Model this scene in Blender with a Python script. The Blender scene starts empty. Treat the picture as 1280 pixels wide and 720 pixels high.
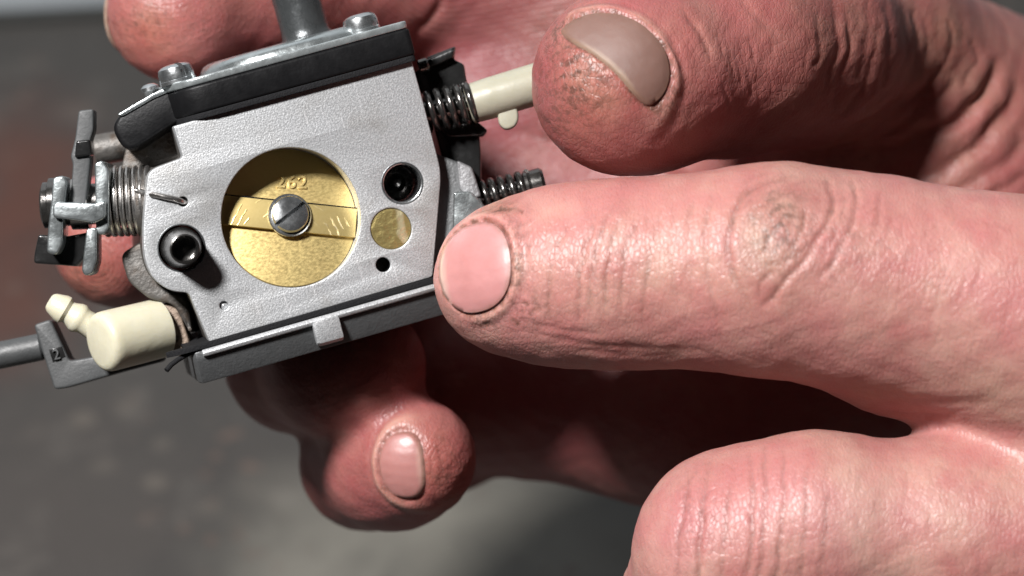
import bpy, bmesh, math, random, time
import numpy as np
from mathutils import Matrix, Vector

random.seed(7)
rng = np.random.default_rng(11)
scene = bpy.context.scene
col = scene.collection

# ------------------------------------------------------------------ camera
# Subject frame: millimetres, x right, y up, z towards the camera; its origin is
# the point the camera looks at, CAM_D mm away.  10 picture pixels = 1 mm there.
CAM_D = 400.0
PITCH = math.radians(38)
PIVOT = Vector((0, 0, 0.135))
fwd = Vector((0, math.cos(PITCH), -math.sin(PITCH)))
upv = Vector((0, math.sin(PITCH), math.cos(PITCH)))
ROT = Matrix(((1, upv.x, -fwd.x), (0, upv.y, -fwd.y), (0, upv.z, -fwd.z)))
FRAME = Matrix.Translation(PIVOT) @ ROT.to_4x4()

cam = bpy.data.cameras.new('camera')
cam.sensor_width = 36
cam.lens = 36 * CAM_D / 128.0
cam.clip_start = 0.01
cam.clip_end = 20
cam.dof.use_dof = True
cam.dof.focus_distance = 0.398
cam.dof.aperture_fstop = 16
camo = bpy.data.objects.new('camera', cam)
camo.matrix_world = FRAME @ Matrix.Translation((0, 0, CAM_D * .001))
col.objects.link(camo)
scene.camera = camo

# ------------------------------------------------------------------ light
world = bpy.data.worlds.new('World'); scene.world = world
world.use_nodes = True
bg = world.node_tree.nodes['Background']
bg.inputs['Color'].default_value = (0.80, 0.90, 1.0, 1)
bg.inputs['Strength'].default_value = 0.003

def area(name, pos, target, size, power, colr):
    l = bpy.data.lights.new(name, 'AREA'); l.shape = 'DISK'
    l.size = size * .001; l.energy = power; l.color = colr
    o = bpy.data.objects.new(name, l)
    p = FRAME @ (Vector(pos) * .001); t = FRAME @ (Vector(target) * .001)
    o.location = p
    o.rotation_euler = (t - p).to_track_quat('-Z', 'Y').to_euler()
    col.objects.link(o); return o
area('work_lamp', (-240, 268, 420), (0, 0, 0), 85, 8.2, (1.0, 0.98, 0.97))
area('fill_light', (420, 900, 250), (0, 0, 0), 700, .10, (0.86, 0.93, 1.0))  # added soft fill for shadows and metal, no window stands there

scene.view_settings.view_transform = 'Standard'
scene.view_settings.look = 'None'
scene.view_settings.exposure = 0
scene.view_settings.gamma = 1
scene.render.engine = 'CYCLES'
scene.cycles.use_denoising = True
scene.cycles.max_bounces = 6
scene.cycles.sample_clamp_indirect = 4

# ------------------------------------------------------------------ helpers
def P(px, py, z=0.0):
    """picture position + height z (mm) -> subject frame mm"""
    k = (CAM_D - z) / CAM_D * 0.1
    return np.array([(px - 640) * k, (360 - py) * k, z])

def toPx(v):
    k = CAM_D / (CAM_D - v[:, 2]) * 10
    return 640 + v[:, 0] * k, 360 - v[:, 1] * k

def nn(*a):
    v = np.array(a, float); return v / np.linalg.norm(v)

class NT:
    def __init__(s, name):
        s.m = bpy.data.materials.new(name); s.m.use_nodes = True
        s.t = s.m.node_tree; s.b = s.t.nodes['Principled BSDF']
        s.co = None
    def n(s, typ, **kw):
        nd = s.t.nodes.new(typ)
        for k, v in kw.items():
            if isinstance(k, str) and hasattr(nd, k): setattr(nd, k, v)
        return nd
    def link(s, a, b): s.t.links.new(a, b)
    def coord(s):
        if s.co is None: s.co = s.n('ShaderNodeTexCoord').outputs['Object']
        return s.co
    def noise(s, scale, detail=3, rough=.55, vec=None, dist=0):
        nd = s.n('ShaderNodeTexNoise'); s.link(vec or s.coord(), nd.inputs['Vector'])
        nd.inputs['Scale'].default_value = scale; nd.inputs['Detail'].default_value = detail
        nd.inputs['Roughness'].default_value = rough; nd.inputs['Distortion'].default_value = dist
        return nd.outputs['Fac']
    def voro(s, scale, feature='F1', vec=None):
        nd = s.n('ShaderNodeTexVoronoi'); nd.feature = feature
        s.link(vec or s.coord(), nd.inputs['Vector']); nd.inputs['Scale'].default_value = scale
        return nd.outputs['Distance']
    def ramp(s, fac, stops):
        nd = s.n('ShaderNodeValToRGB'); s.link(fac, nd.inputs['Fac'])
        e = nd.color_ramp.elements
        while len(e) < len(stops): e.new(.5)
        for el, (p, c) in zip(e, stops):
            el.position = p; el.color = (c, c, c, 1) if isinstance(c, (int, float)) else (*c, 1)
        return nd.outputs['Color']
    def mix(s, fac, a, b, mode='MIX'):
        nd = s.n('ShaderNodeMix'); nd.data_type = 'RGBA'; nd.blend_type = mode
        for i, v in ((0, fac), (6, a), (7, b)):
            if isinstance(v, (int, float)): nd.inputs[i].default_value = v
            elif isinstance(v, tuple): nd.inputs[i].default_value = (*v, 1)
            else: s.link(v, nd.inputs[i])
        return nd.outputs[2]
    def math(s, op, a, b=0.5):
        nd = s.n('ShaderNodeMath'); nd.operation = op
        for i, v in ((0, a), (1, b)):
            if isinstance(v, (int, float)): nd.inputs[i].default_value = v
            else: s.link(v, nd.inputs[i])
        return nd.outputs[0]
    def bump(s, h, dist, strength=1.0, prev=None):
        nd = s.n('ShaderNodeBump'); s.link(h, nd.inputs['Height'])
        nd.inputs['Distance'].default_value = dist; nd.inputs['Strength'].default_value = strength
        if prev: s.link(prev, nd.inputs['Normal'])
        return nd.outputs['Normal']
    def set(s, name, v):
        i = s.b.inputs[name]
        if isinstance(v, (int, float)): i.default_value = v
        elif isinstance(v, tuple): i.default_value = (*v, 1) if len(v) == 3 and i.type == 'RGBA' else v
        else: s.link(v, i)
        return s

def simple(name, c, rough=.5, metal=0, var=.12, nscale=900, bump=0.00002, bscale=2500, dirt=None, spec=.5):
    m = NT(name)
    f = m.noise(nscale, 4)
    lo = tuple(x * (1 - var) for x in c); hi = tuple(min(1, x * (1 + var)) for x in c)
    cc = m.mix(f, lo, hi)
    if dirt:
        dfac = m.ramp(m.noise(dirt[0], 5, .65), [(dirt[1], 0), (dirt[1] + .12, 1)])
        cc = m.mix(dfac, cc, dirt[2])
    m.set('Base Color', cc); m.set('Metallic', metal)
    r = m.ramp(m.noise(nscale * .5, 3), [(.3, max(.05, rough - .08)), (.7, min(1, rough + .08))])
    m.set('Roughness', r); m.set('Specular IOR Level', spec)
    if bump: m.set('Normal', m.bump(m.noise(bscale, 3), bump))
    return m.m

MAT = {}
# cast aluminium face: grainy, sparkling
m = NT('cast_alloy')
g1 = m.noise(4200, 2, .6); g2 = m.voro(5200)
c = m.mix(m.ramp(g1, [(.3, 0), (.7, 1)]), (.34, .35, .36), (.50, .51, .52))
c = m.mix(m.ramp(m.noise(160, 3), [(.35, 0), (.75, .3)]), c, (.36, .355, .34))
st = m.ramp(m.noise(85, 5, .65), [(.52, 0), (.68, .45)]); c = m.mix(st, c, (.25, .235, .215))
mp = m.n('ShaderNodeMapping'); m.link(m.coord(), mp.inputs['Vector']); mp.inputs['Scale'].default_value = (9, .5, 1); mp.inputs['Rotation'].default_value = (0, 0, .8)
scr = m.ramp(m.noise(260, 2, .5, mp.outputs[0]), [(.66, 0), (.70, .35)]); c = m.mix(scr, c, (.70, .70, .71))
m.set('Base Color', c); m.set('Metallic', .5)
m.set('Roughness', m.ramp(g1, [(.3, .36), (.7, .55)]))
m.set('Normal', m.bump(g2, .00005, .5)); MAT['alloy'] = m.m
# darker machined / stained alloy for the sides
m = NT('stained_alloy')
c = m.mix(m.noise(700, 5), (.055, .051, .047), (.135, .127, .118))
c = m.mix(m.ramp(m.noise(330, 4, .65), [(.45, 0), (.62, .8)]), c, (.06, .04, .026))
m.set('Base Color', c); m.set('Metallic', .45); m.set('Roughness', .5)
m.set('Normal', m.bump(m.noise(2000, 4), .00010)); MAT['side'] = m.m
MAT['cover_dark'] = simple('grey_alloy', (.085, .088, .09), .46, .35, .15, 1500, .00006, 3000)
MAT['zinc'] = simple('zinc_plate', (.43, .465, .47), .27, .9, .22, 700, .00004, 1500, (400, .60, (.26, .29, .28)))
MAT['zinc_bright'] = simple('zinc_cover', (.42, .455, .46), .28, .75, .25, 900, .00005, 1500, (500, .62, (.30, .33, .33)))
MAT['steel'] = simple('screw_steel', (.55, .57, .58), .24, .95, .15, 900, .00003, 1600, (600, .62, (.18, .18, .17)))
MAT['spring'] = simple('spring_steel', (.50, .48, .46), .26, .95, .2, 1200, .00002, 3000, (900, .60, (.12, .08, .06)))
MAT['black_spring'] = simple('dark_spring', (.12, .115, .11), .22, .9, .2, 1200, .00002)
MAT['rubber'] = simple('black_rubber', (.006, .006, .0065), .42, 0, .25, 900, .00003, 2500, None, .14)
MAT['gasket'] = simple('fibre_gasket', (.008, .008, .009), .8, 0, .4, 3000, .00012, 4000, None, .2)
MAT['black'] = simple('black_plastic', (.010, .010, .010), .22, 0, .2, 900, .00002)
MAT['dark_hole'] = simple('oily_black', (.008, .008, .009), .18, .2, .3, 1500, .00006, 2500)
MAT['grey_plastic'] = simple('grey_plastic', (.045, .047, .048), .52, 0, .14, 900, .00004, 2600)
MAT['dim_alloy'] = simple('dull_casting', (.20, .20, .205), .5, .4, .25, 1500, .00012, 2500)
MAT['rod'] = simple('oxidised_rod', (.085, .09, .092), .28, .7, .15, 900, .00004, 3500)
MAT['rust'] = simple('rusty_metal', (.22, .165, .125), .6, .3, .35, 1300, .00016, 1800, (900, .5, (.06, .04, .03)))
# brass, brushed
m = NT('brass')
w = m.n('ShaderNodeMapping'); m.link(m.coord(), w.inputs['Vector'])
w.inputs['Scale'].default_value = (1, 1.9, 1); w.inputs['Rotation'].default_value = (0, 0, .9)
gr = m.noise(2100, 3, .6, w.outputs[0]); big = m.noise(190, 3)
c = m.mix(gr, (.64, .49, .19), (.76, .60, .27))
c = m.mix(m.ramp(big, [(.4, 0), (.75, .45)]), c, (.60, .42, .17))
m.set('Base Color', c); m.set('Metallic', .82)
m.set('Roughness', m.ramp(gr, [(.3, .33), (.7, .5)])); m.set('Normal', m.bump(gr, .00003, .5))
MAT['brass'] = m.m
# shaft: same brass with turning scratches round the screw
m = NT('scratched_brass')
gr = m.noise(2300, 3, .6)
c = m.mix(gr, (.64, .49, .19), (.76, .60, .27))
off = m.n('ShaderNodeVectorMath'); off.operation = 'ADD'; m.link(m.coord(), off.inputs[0]); off.inputs[1].default_value = (.0012, .0045, .004)
sxz = m.n('ShaderNodeSeparateXYZ'); m.link(m.coord(), sxz.inputs[0])
ln = m.n('ShaderNodeVectorMath'); ln.operation = 'LENGTH'; m.link(off.outputs[0], ln.inputs[0])
sw = m.math('SINE', m.math('ADD', m.math('MULTIPLY', ln.outputs['Value'], 7600), m.math('MULTIPLY', m.noise(350, 2), 9)), 0)
sw = m.math('MULTIPLY', m.ramp(sw, [(.75, 0), (.97, 1)]), m.ramp(m.noise(420, 2), [(.50, 0), (.64, 1)]))
m.set('Base Color', m.mix(m.math('MULTIPLY', m.math('MULTIPLY', sw, m.math('GREATER_THAN', sxz.outputs[0], .001)), .5), c, (.95, .85, .6))); m.set('Metallic', .8); m.set('Roughness', .36)
m.set('Normal', m.bump(sw, .00008, .6)); MAT['brass_shaft'] = m.m
# brass plug with scratches
m = NT('brass_plug')
w = m.n('ShaderNodeTexWave'); w.wave_type = 'BANDS'; m.link(m.coord(), w.inputs['Vector'])
w.inputs['Scale'].default_value = 55; w.inputs['Distortion'].default_value = 9; w.inputs['Detail'].default_value = 3
w.inputs['Detail Scale'].default_value = 1.5
c = m.mix(m.ramp(w.outputs['Fac'], [(.78, 0), (.97, 1)]), (.56, .45, .18), (.92, .82, .5))
m.set('Base Color', c); m.set('Metallic', .85); m.set('Roughness', .34)
m.set('Normal', m.bump(m.noise(900, 3), .00018)); MAT['brass_plug'] = m.m
# ivory plastic with specks
def ivory(name, c0, c1):
    m = NT(name)
    c = m.mix(m.noise(260, 4), c0, c1)
    sp = m.ramp(m.voro(230), [(.045, 1), (.075, 0)])
    sp2 = m.ramp(m.noise(150, 2), [(.52, 0), (.6, 1)])
    c = m.mix(m.math('MULTIPLY', sp, sp2), c, (.10, .06, .03))
    m.set('Base Color', c); m.set('Roughness', .38)
    m.set('Subsurface Weight', .25); m.set('Subsurface Radius', (.0012, .0009, .0005)); m.set('Subsurface Scale', 1.0)
    m.set('Normal', m.bump(m.noise(500, 3), .00008)); return m.m
MAT['ivory'] = ivory('ivory_plastic', (.45, .42, .30), (.53, .505, .40))
MAT['ivory_grey'] = ivory('greyish_ivory_plastic', (.27, .26, .195), (.34, .325, .26))

def mesh_obj(name, verts, faces, mat, parent=None, smooth=True, angle=40):
    me = bpy.data.meshes.new(name)
    me.from_pydata([tuple(v) for v in verts], [], [tuple(f) for f in faces])
    if mat: me.materials.append(mat)
    me.polygons.foreach_set('use_smooth', [smooth] * len(me.polygons))
    if smooth and angle < 180: me.set_sharp_from_angle(angle=math.radians(angle))
    o = bpy.data.objects.new(name, me); col.objects.link(o)
    if parent: o.parent = parent
    return o
# ------------------------------------------------------------------ setting
def ray_table(px, py):
    c = camo.matrix_world.translation
    d = (FRAME @ Vector(P(px, py) * .001)) - c
    return c + d * (-c.z / d.z)

def mark(o, label, cat=None, kind=None, group=None):
    if label: o['label'] = label
    if cat: o['category'] = cat
    if kind: o['kind'] = kind
    if group: o['group'] = group

m = NT('worn_bench_top')
geo = m.n('ShaderNodeNewGeometry').outputs['Position']
m.co = geo
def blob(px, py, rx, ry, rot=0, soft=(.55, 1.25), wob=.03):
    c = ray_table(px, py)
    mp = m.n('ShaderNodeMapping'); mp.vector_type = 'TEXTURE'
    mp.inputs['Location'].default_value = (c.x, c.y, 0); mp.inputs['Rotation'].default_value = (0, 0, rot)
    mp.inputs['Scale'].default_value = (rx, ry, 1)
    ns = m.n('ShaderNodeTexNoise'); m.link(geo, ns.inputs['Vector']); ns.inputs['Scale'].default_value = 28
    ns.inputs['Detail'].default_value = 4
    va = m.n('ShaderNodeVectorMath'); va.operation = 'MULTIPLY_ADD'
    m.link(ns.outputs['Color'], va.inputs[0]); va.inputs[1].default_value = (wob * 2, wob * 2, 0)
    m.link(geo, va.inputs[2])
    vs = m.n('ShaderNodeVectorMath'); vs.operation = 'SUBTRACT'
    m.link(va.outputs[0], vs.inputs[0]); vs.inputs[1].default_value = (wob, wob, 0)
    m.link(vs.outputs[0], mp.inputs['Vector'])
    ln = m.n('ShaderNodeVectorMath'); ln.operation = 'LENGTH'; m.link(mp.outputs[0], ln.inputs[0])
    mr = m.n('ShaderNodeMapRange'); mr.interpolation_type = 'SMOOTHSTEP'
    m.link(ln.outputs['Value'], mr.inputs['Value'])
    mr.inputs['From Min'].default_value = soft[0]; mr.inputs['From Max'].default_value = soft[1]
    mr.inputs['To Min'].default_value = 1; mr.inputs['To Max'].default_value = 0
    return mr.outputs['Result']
base = m.mix(m.noise(22, 5, .6), (.038, .0355, .033), (.053, .049, .045))
base = m.mix(m.ramp(m.noise(75, 5, .6), [(.55, 0), (.66, .7)]), base, (.085, .078, .07))
base = m.mix(blob(560, 690, .042, .030, -.15, (.5, 1.2), .014), base, (.145, .137, .117))  # pool of lamplight between shadows, painted into the bench colour
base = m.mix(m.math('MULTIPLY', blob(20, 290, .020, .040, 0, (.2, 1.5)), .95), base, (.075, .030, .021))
base = m.mix(m.math('MULTIPLY', blob(40, 620, .05, .03, 0, (.2, 1.5)), .45), base, (.055, .045, .04))  # broad faint brown tint at the near left
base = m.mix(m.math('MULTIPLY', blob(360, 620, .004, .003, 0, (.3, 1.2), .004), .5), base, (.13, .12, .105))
sp = m.math('MULTIPLY', m.ramp(m.voro(95), [(.16, 1), (.30, 0)]), m.ramp(m.noise(20, 2), [(.50, 0), (.60, 1)]))
base = m.mix(m.math('MULTIPLY', sp, .55), base, (.11, .095, .08))
sp = m.math('MULTIPLY', m.ramp(m.voro(210), [(.18, 1), (.34, 0)]), m.ramp(m.noise(31, 2), [(.53, 0), (.6, 1)]))
base = m.mix(m.math('MULTIPLY', sp, .7), base, (.11, .075, .06))
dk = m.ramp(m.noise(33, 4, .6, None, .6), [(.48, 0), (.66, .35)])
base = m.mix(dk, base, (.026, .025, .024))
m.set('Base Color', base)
m.set('Roughness', m.ramp(m.noise(45, 4), [(.3, .30), (.7, .60)])); m.set('Specular IOR Level', .35)
m.set('Normal', m.bump(m.noise(420, 5), .0005, .6)); MAT['bench'] = m.m

e0 = ray_table(0, 30); e1 = ray_table(130, 23)
ed = (e1 - e0).normalized(); en = Vector((-ed.y, ed.x, 0))
def quadbox(o, a0, a1, b0, b1, z0, z1):
    """box aligned with the bench edge: along ed from a0..a1, across en b0..b1"""
    vs = []
    for z in (z0, z1):
        for a, b in ((a0, b0), (a1, b0), (a1, b1), (a0, b1)):
            p = e0 + ed * a + en * b; vs.append((p.x, p.y, z))
    return vs, [(3, 2, 1, 0), (4, 5, 6, 7), (0, 1, 5, 4), (1, 2, 6, 5), (2, 3, 7, 6), (3, 0, 4, 7)]
v, f = quadbox(0, -1.2, 1.2, -1.1, 0, -.03, 0)
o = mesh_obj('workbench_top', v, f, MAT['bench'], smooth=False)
mark(o, 'worn grey workbench top with pale scuffs, brown patches and a painted-in pool of light', kind='structure')
MAT['edge'] = simple('dark_edging', (.03, .032, .03), .6, 0, .3, 60, .0002, 300)
v, f = quadbox(0, -1.2, 1.2, .0005, .0035, -.03, .0015)
o = mesh_obj('workbench_edging', v, f, MAT['edge'], smooth=False)
mark(o, 'dark strip along the far edge of the workbench', kind='structure')
MAT['wall'] = simple('pale_wall', (.40, .435, .46), .7, 0, .06, 12, .0003, 90)
v, f = quadbox(0, -1.2, 1.2, .004, .04, -.03, .7)
o = mesh_obj('wall', v, f, MAT['wall'], smooth=False)
mark(o, 'pale blue grey wall panel behind the workbench', kind='structure')
# ------------------------------------------------------------------ hands
def cone_d(p, a, b, r1, r2):
    ba = b - a; L2 = float(ba @ ba) + 1e-9
    q = p - a.astype(np.float32)
    t = np.clip((q @ ba.astype(np.float32)) / L2, 0, 1)
    d = q - t[..., None] * ba.astype(np.float32)
    return np.sqrt((d * d).sum(-1)) - (r1 + (r2 - r1) * t)

def smin(a, b, k):
    if k <= 0: return np.minimum(a, b)
    h = np.maximum(k - np.abs(a - b), 0) / k
    return np.minimum(a, b) - h * h * k * .25

class Hand:
    """chains: list of (k_inside, k_join, [ (p, r), ... ]) tapered tubes"""
    def __init__(s, chains):
        s.chains = []
        for ki, kj, pts in chains:
            segs = [(pts[i][0], pts[i + 1][0], pts[i][1], pts[i + 1][1]) for i in range(len(pts) - 1)]
            s.chains.append((ki, kj, segs))
        s.boxes = [(np.min([np.minimum(a, b) - max(r1, r2) for a, b, r1, r2 in sg], 0).astype(np.float32) - 9,
                    np.max([np.maximum(a, b) + max(r1, r2) for a, b, r1, r2 in sg], 0).astype(np.float32) + 9) for _, _, sg in s.chains]
    def sdf(s, p):
        p = p.astype(np.float32); D = np.full(len(p), 30., np.float32)
        for (ki, kj, segs), (cl, ch) in zip(s.chains, s.boxes):
            mk = np.where(((p > cl) & (p < ch)).all(-1))[0]
            if not len(mk): continue
            q = p[mk]; d = None
            for sg in segs:
                e = cone_d(q, *sg); d = e if d is None else smin(d, e, ki)
            D[mk] = smin(D[mk], d, kj)
        return D
    def grad(s, p, e=.15):
        k = np.array([(1, -1, -1), (-1, -1, 1), (-1, 1, -1), (1, 1, 1)], float)
        g = sum(s.sdf(p + k[i] * e)[:, None] * k[i] for i in range(4))
        return g / (np.linalg.norm(g, axis=-1, keepdims=True) + 1e-9)
    def bounds(s):
        lo = np.full(3, 1e9); hi = -lo
        for _, _, segs in s.chains:
            for a, b, r1, r2 in segs:
                r = max(r1, r2) + 2
                lo = np.minimum(lo, np.minimum(a, b) - r); hi = np.maximum(hi, np.maximum(a, b) + r)
        return lo, hi
    def mesh(s, h):
        lo, hi = s.bounds()
        n = np.ceil((hi - lo) / h).astype(int) + 1
        D = np.full(n, 9., np.float32)
        ax = [(lo[i] + np.arange(n[i]) * h).astype(np.float32) for i in range(3)]
        for ki, kj, segs in s.chains:
            cl = np.min([np.minimum(a, b) - max(r1, r2) for a, b, r1, r2 in segs], 0) - 5
            ch = np.max([np.maximum(a, b) + max(r1, r2) for a, b, r1, r2 in segs], 0) + 5
            i0 = np.maximum(((cl - lo) / h).astype(int), 0); i1 = np.minimum(((ch - lo) / h).astype(int) + 2, n)
            d = np.full(i1 - i0, 9., np.float32)
            for a, b, r1, r2 in segs:
                r = max(r1, r2) + 5
                j0 = np.maximum(((np.minimum(a, b) - r - lo) / h).astype(int), i0)
                j1 = np.minimum(((np.maximum(a, b) + r - lo) / h).astype(int) + 2, i1)
                g = np.stack(np.meshgrid(*[ax[i][j0[i]:j1[i]] for i in range(3)], indexing='ij'), -1)
                sl = tuple(slice(j0[i] - i0[i], j1[i] - i0[i]) for i in range(3))
                d[sl] = smin(d[sl], cone_d(g, a, b, r1, r2), ki)
            sl = tuple(slice(i0[i], i1[i]) for i in range(3))
            D[sl] = smin(D[sl], d, kj)
        # surface nets
        S = D < 0
        c = [S[i:n[0] - 1 + i, j:n[1] - 1 + j, k:n[2] - 1 + k] for i in (0, 1) for j in (0, 1) for k in (0, 1)]
        cnt = sum(x.astype(np.int8) for x in c)
        act = (cnt > 0) & (cnt < 8)
        idx = np.argwhere(act)
        vid = np.full(act.shape, -1, np.int32); vid[act] = np.arange(len(idx))
        acc = np.zeros((len(idx), 3)); wn = np.zeros(len(idx))
        corners = [(i, j, k) for i in (0, 1) for j in (0, 1) for k in (0, 1)]
        val = [D[idx[:, 0] + i, idx[:, 1] + j, idx[:, 2] + k] for i, j, k in corners]
        for a in range(8):
            for b in range(a + 1, 8):
                df = np.array(corners[b]) - np.array(corners[a])
                if np.abs(df).sum() != 1: continue
                mk = (val[a] < 0) != (val[b] < 0)
                t = val[a][mk] / (val[a][mk] - val[b][mk])
                acc[mk] += np.array(corners[a]) + t[:, None] * df; wn[mk] += 1
        V = lo + (idx + acc / wn[:, None]) * h
        F = []
        for axis in range(3):
            o1, o2 = [(1, 2), (2, 0), (0, 1)][axis]
            s0 = [slice(None)] * 3; s1 = [slice(None)] * 3
            s0[axis] = slice(0, n[axis] - 1); s1[axis] = slice(1, n[axis])
            A = S[tuple(s0)]; B = S[tuple(s1)]
            e = np.argwhere(A != B)
            e = e[(e[:, o1] > 0) & (e[:, o2] > 0) & (e[:, o1] < n[o1] - 1) & (e[:, o2] < n[o2] - 1)]
            fl = A[tuple(e.T)]
            def sh(d1, d2):
                q = e.copy(); q[:, o1] -= d1; q[:, o2] -= d2; return vid[tuple(q.T)]
            q = np.stack([sh(0, 0), sh(1, 0), sh(1, 1), sh(0, 1)], -1)
            q[~fl] = q[~fl][:, ::-1]
            F.append(q)
        F = np.concatenate(F)
        for _ in range(1):
            g = s.grad(V); V = V - g * s.sdf(V)[:, None] * .9
        return V, F

def poly_dist(px, py, pts):
    """distance (mm at the subject plane) from picture points to a polyline, and position along it 0..1"""
    pts = np.array(pts, float)
    best = np.full(len(px), 1e9); bt = np.zeros(len(px)); n = len(pts) - 1
    for i in range(n):
        a, b = pts[i], pts[i + 1]; d = b - a; L = d @ d
        t = np.clip(((px - a[0]) * d[0] + (py - a[1]) * d[1]) / L, 0, 1)
        q = np.hypot(px - a[0] - t * d[0], py - a[1] - t * d[1])
        mk = q < best; best[mk] = q[mk]; bt[mk] = (i + t[mk]) / n
    return best * .1, bt

def smooth_line(pts, n=14):
    pts = np.array(pts, float)
    if len(pts) < 3: return pts
    t = np.linspace(0, len(pts) - 1, n); out = []
    for x in t:
        i = min(int(x), len(pts) - 2); f = x - i
        p0 = pts[max(i - 1, 0)]; p1 = pts[i]; p2 = pts[i + 1]; p3 = pts[min(i + 2, len(pts) - 1)]
        out.append(.5 * ((2 * p1) + (-p0 + p2) * f + (2 * p0 - 5 * p1 + 4 * p2 - p3) * f * f + (-p0 + 3 * p1 - 3 * p2 + p3) * f ** 3))
    return np.array(out)

class Nail:
    def __init__(s, c, n, t, w, l, plate=0.12, ex=2.6, extra=0.0, col=None, view=True, ring=.75, dist=1.0):
        s.view, s.ring, s.dist = view, ring, dist
        s.c = np.array(c, float); s.n = nn(*n); t = np.array(t, float)
        s.t = nn(*(t - s.n * (t @ s.n))); s.b = np.cross(s.n, s.t)
        s.w, s.l, s.plate, s.ex, s.extra, s.col = w, l, plate, ex, extra, col
    def seat(s, hand):
        v = nn(*(np.array([0, 0, CAM_D]) - s.c)) if s.view else s.n
        p = s.c + v * 8
        for _ in range(60): p = p - v * float(hand.sdf(p[None])[0]) * .7
        s.c = p
    def rho(s, V):
        d = V - s.c
        a = d @ s.b / (s.w / 2); q = d @ s.t / (s.l / 2); q = np.where(q > 0, q / s.dist, q); h = d @ s.n
        r = (np.abs(a) ** s.ex + np.abs(q) ** s.ex) ** (1 / s.ex)
        return r, a, q, h
    def build(s, hand, name, parent, mat, org):
        NA, NQ = 22, 22
        A = np.linspace(-1, 1, NA); Q = np.linspace(-1, 1, NQ)
        aa, qq = np.meshgrid(A, Q, indexing='ij')
        # square -> rounded shape
        k = (np.abs(aa) ** s.ex + np.abs(qq) ** s.ex) ** (1 / s.ex); mx = np.maximum(np.abs(aa), np.abs(qq))
        sc = np.where(k > 1e-6, mx / np.maximum(k, 1e-6), 1)
        aa = aa * sc; qq = qq * sc; qs = qq.ravel().copy(); qq = np.where(qq > 0, qq * s.dist, qq)
        base = s.c + aa[..., None] * s.b * s.w / 2 + qq[..., None] * s.t * s.l / 2
        p = (base + s.n * 3.5).reshape(-1, 3)
        start = p.copy()
        for _ in range(45): p = p - s.n * hand.sdf(p)[:, None] * .8
        H = ((p - start) @ s.n) + 3.5
        a1 = aa.ravel(); q1 = qq.ravel()
        ok = H > -5.5
        B = np.stack([np.ones_like(a1), a1, q1, a1 * a1, a1 * q1, q1 * q1, a1 ** 4], -1)
        cf = np.linalg.lstsq(B[ok], H[ok], rcond=None)[0]
        cf[3:6] *= .85; cf[0] += .06
        H = B @ cf + s.plate + s.extra * np.clip(q1, 0, 1) ** 2
        top = base.reshape(-1, 3) + s.n * H[:, None]
        # long fine ridges along the plate
        top += s.n * (.02 * np.sin(a1 * 19 + 1.3 * np.sin(3 * q1)))[:, None]
        edge = np.maximum(np.abs(np.linspace(-1, 1, NA))[:, None], np.abs(np.linspace(-1, 1, NQ))[None, :]).ravel()
        top -= s.n * (np.clip(edge - .86, 0, 1) / .14 * .10)[:, None]
        bot = top - s.n * .55
        idx = np.arange(NA * NQ).reshape(NA, NQ); N = NA * NQ
        F = []
        for i in range(NA - 1):
            for j in range(NQ - 1):
                F.append((idx[i, j], idx[i + 1, j], idx[i + 1, j + 1], idx[i, j + 1]))
                F.append((idx[i, j] + N, idx[i, j + 1] + N, idx[i + 1, j + 1] + N, idx[i + 1, j] + N))
        ring = list(idx[:, 0]) + list(idx[-1, 1:]) + list(idx[-2::-1, -1]) + list(idx[0, -2:0:-1])
        for i in range(len(ring)):
            a, b = ring[i], ring[(i + 1) % len(ring)]
            F.append((b, a, a + N, b + N))
        o = mesh_obj(name, (np.vstack([top, bot]) - org) * .001, F, mat, parent, True, 60)
        at = o.data.color_attributes.new('pig', 'FLOAT_COLOR', 'POINT')
        pink, tip, lun = s.col
        tq = np.clip((qs - .72) / .14, 0, 1)[:, None]; tl = np.clip((-.62 - q1) / .3, 0, 1)[:, None]
        C = (1 - tq) * ((1 - tl * .6) * np.array(pink) + tl * .6 * np.array(lun)) + tq * np.array(tip)
        dirt = np.clip((edge - .9) / .1, 0, 1)[:, None] * (.35 + .3 * rng.random((N, 1)))
        C = C * (1 - dirt) + dirt * np.array((.16, .09, .06))
        C = np.vstack([C, C]); C = np.hstack([C, np.ones((2 * N, 1))])
        at.data.foreach_set('color', C.astype(np.float32).ravel())
        return o

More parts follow.
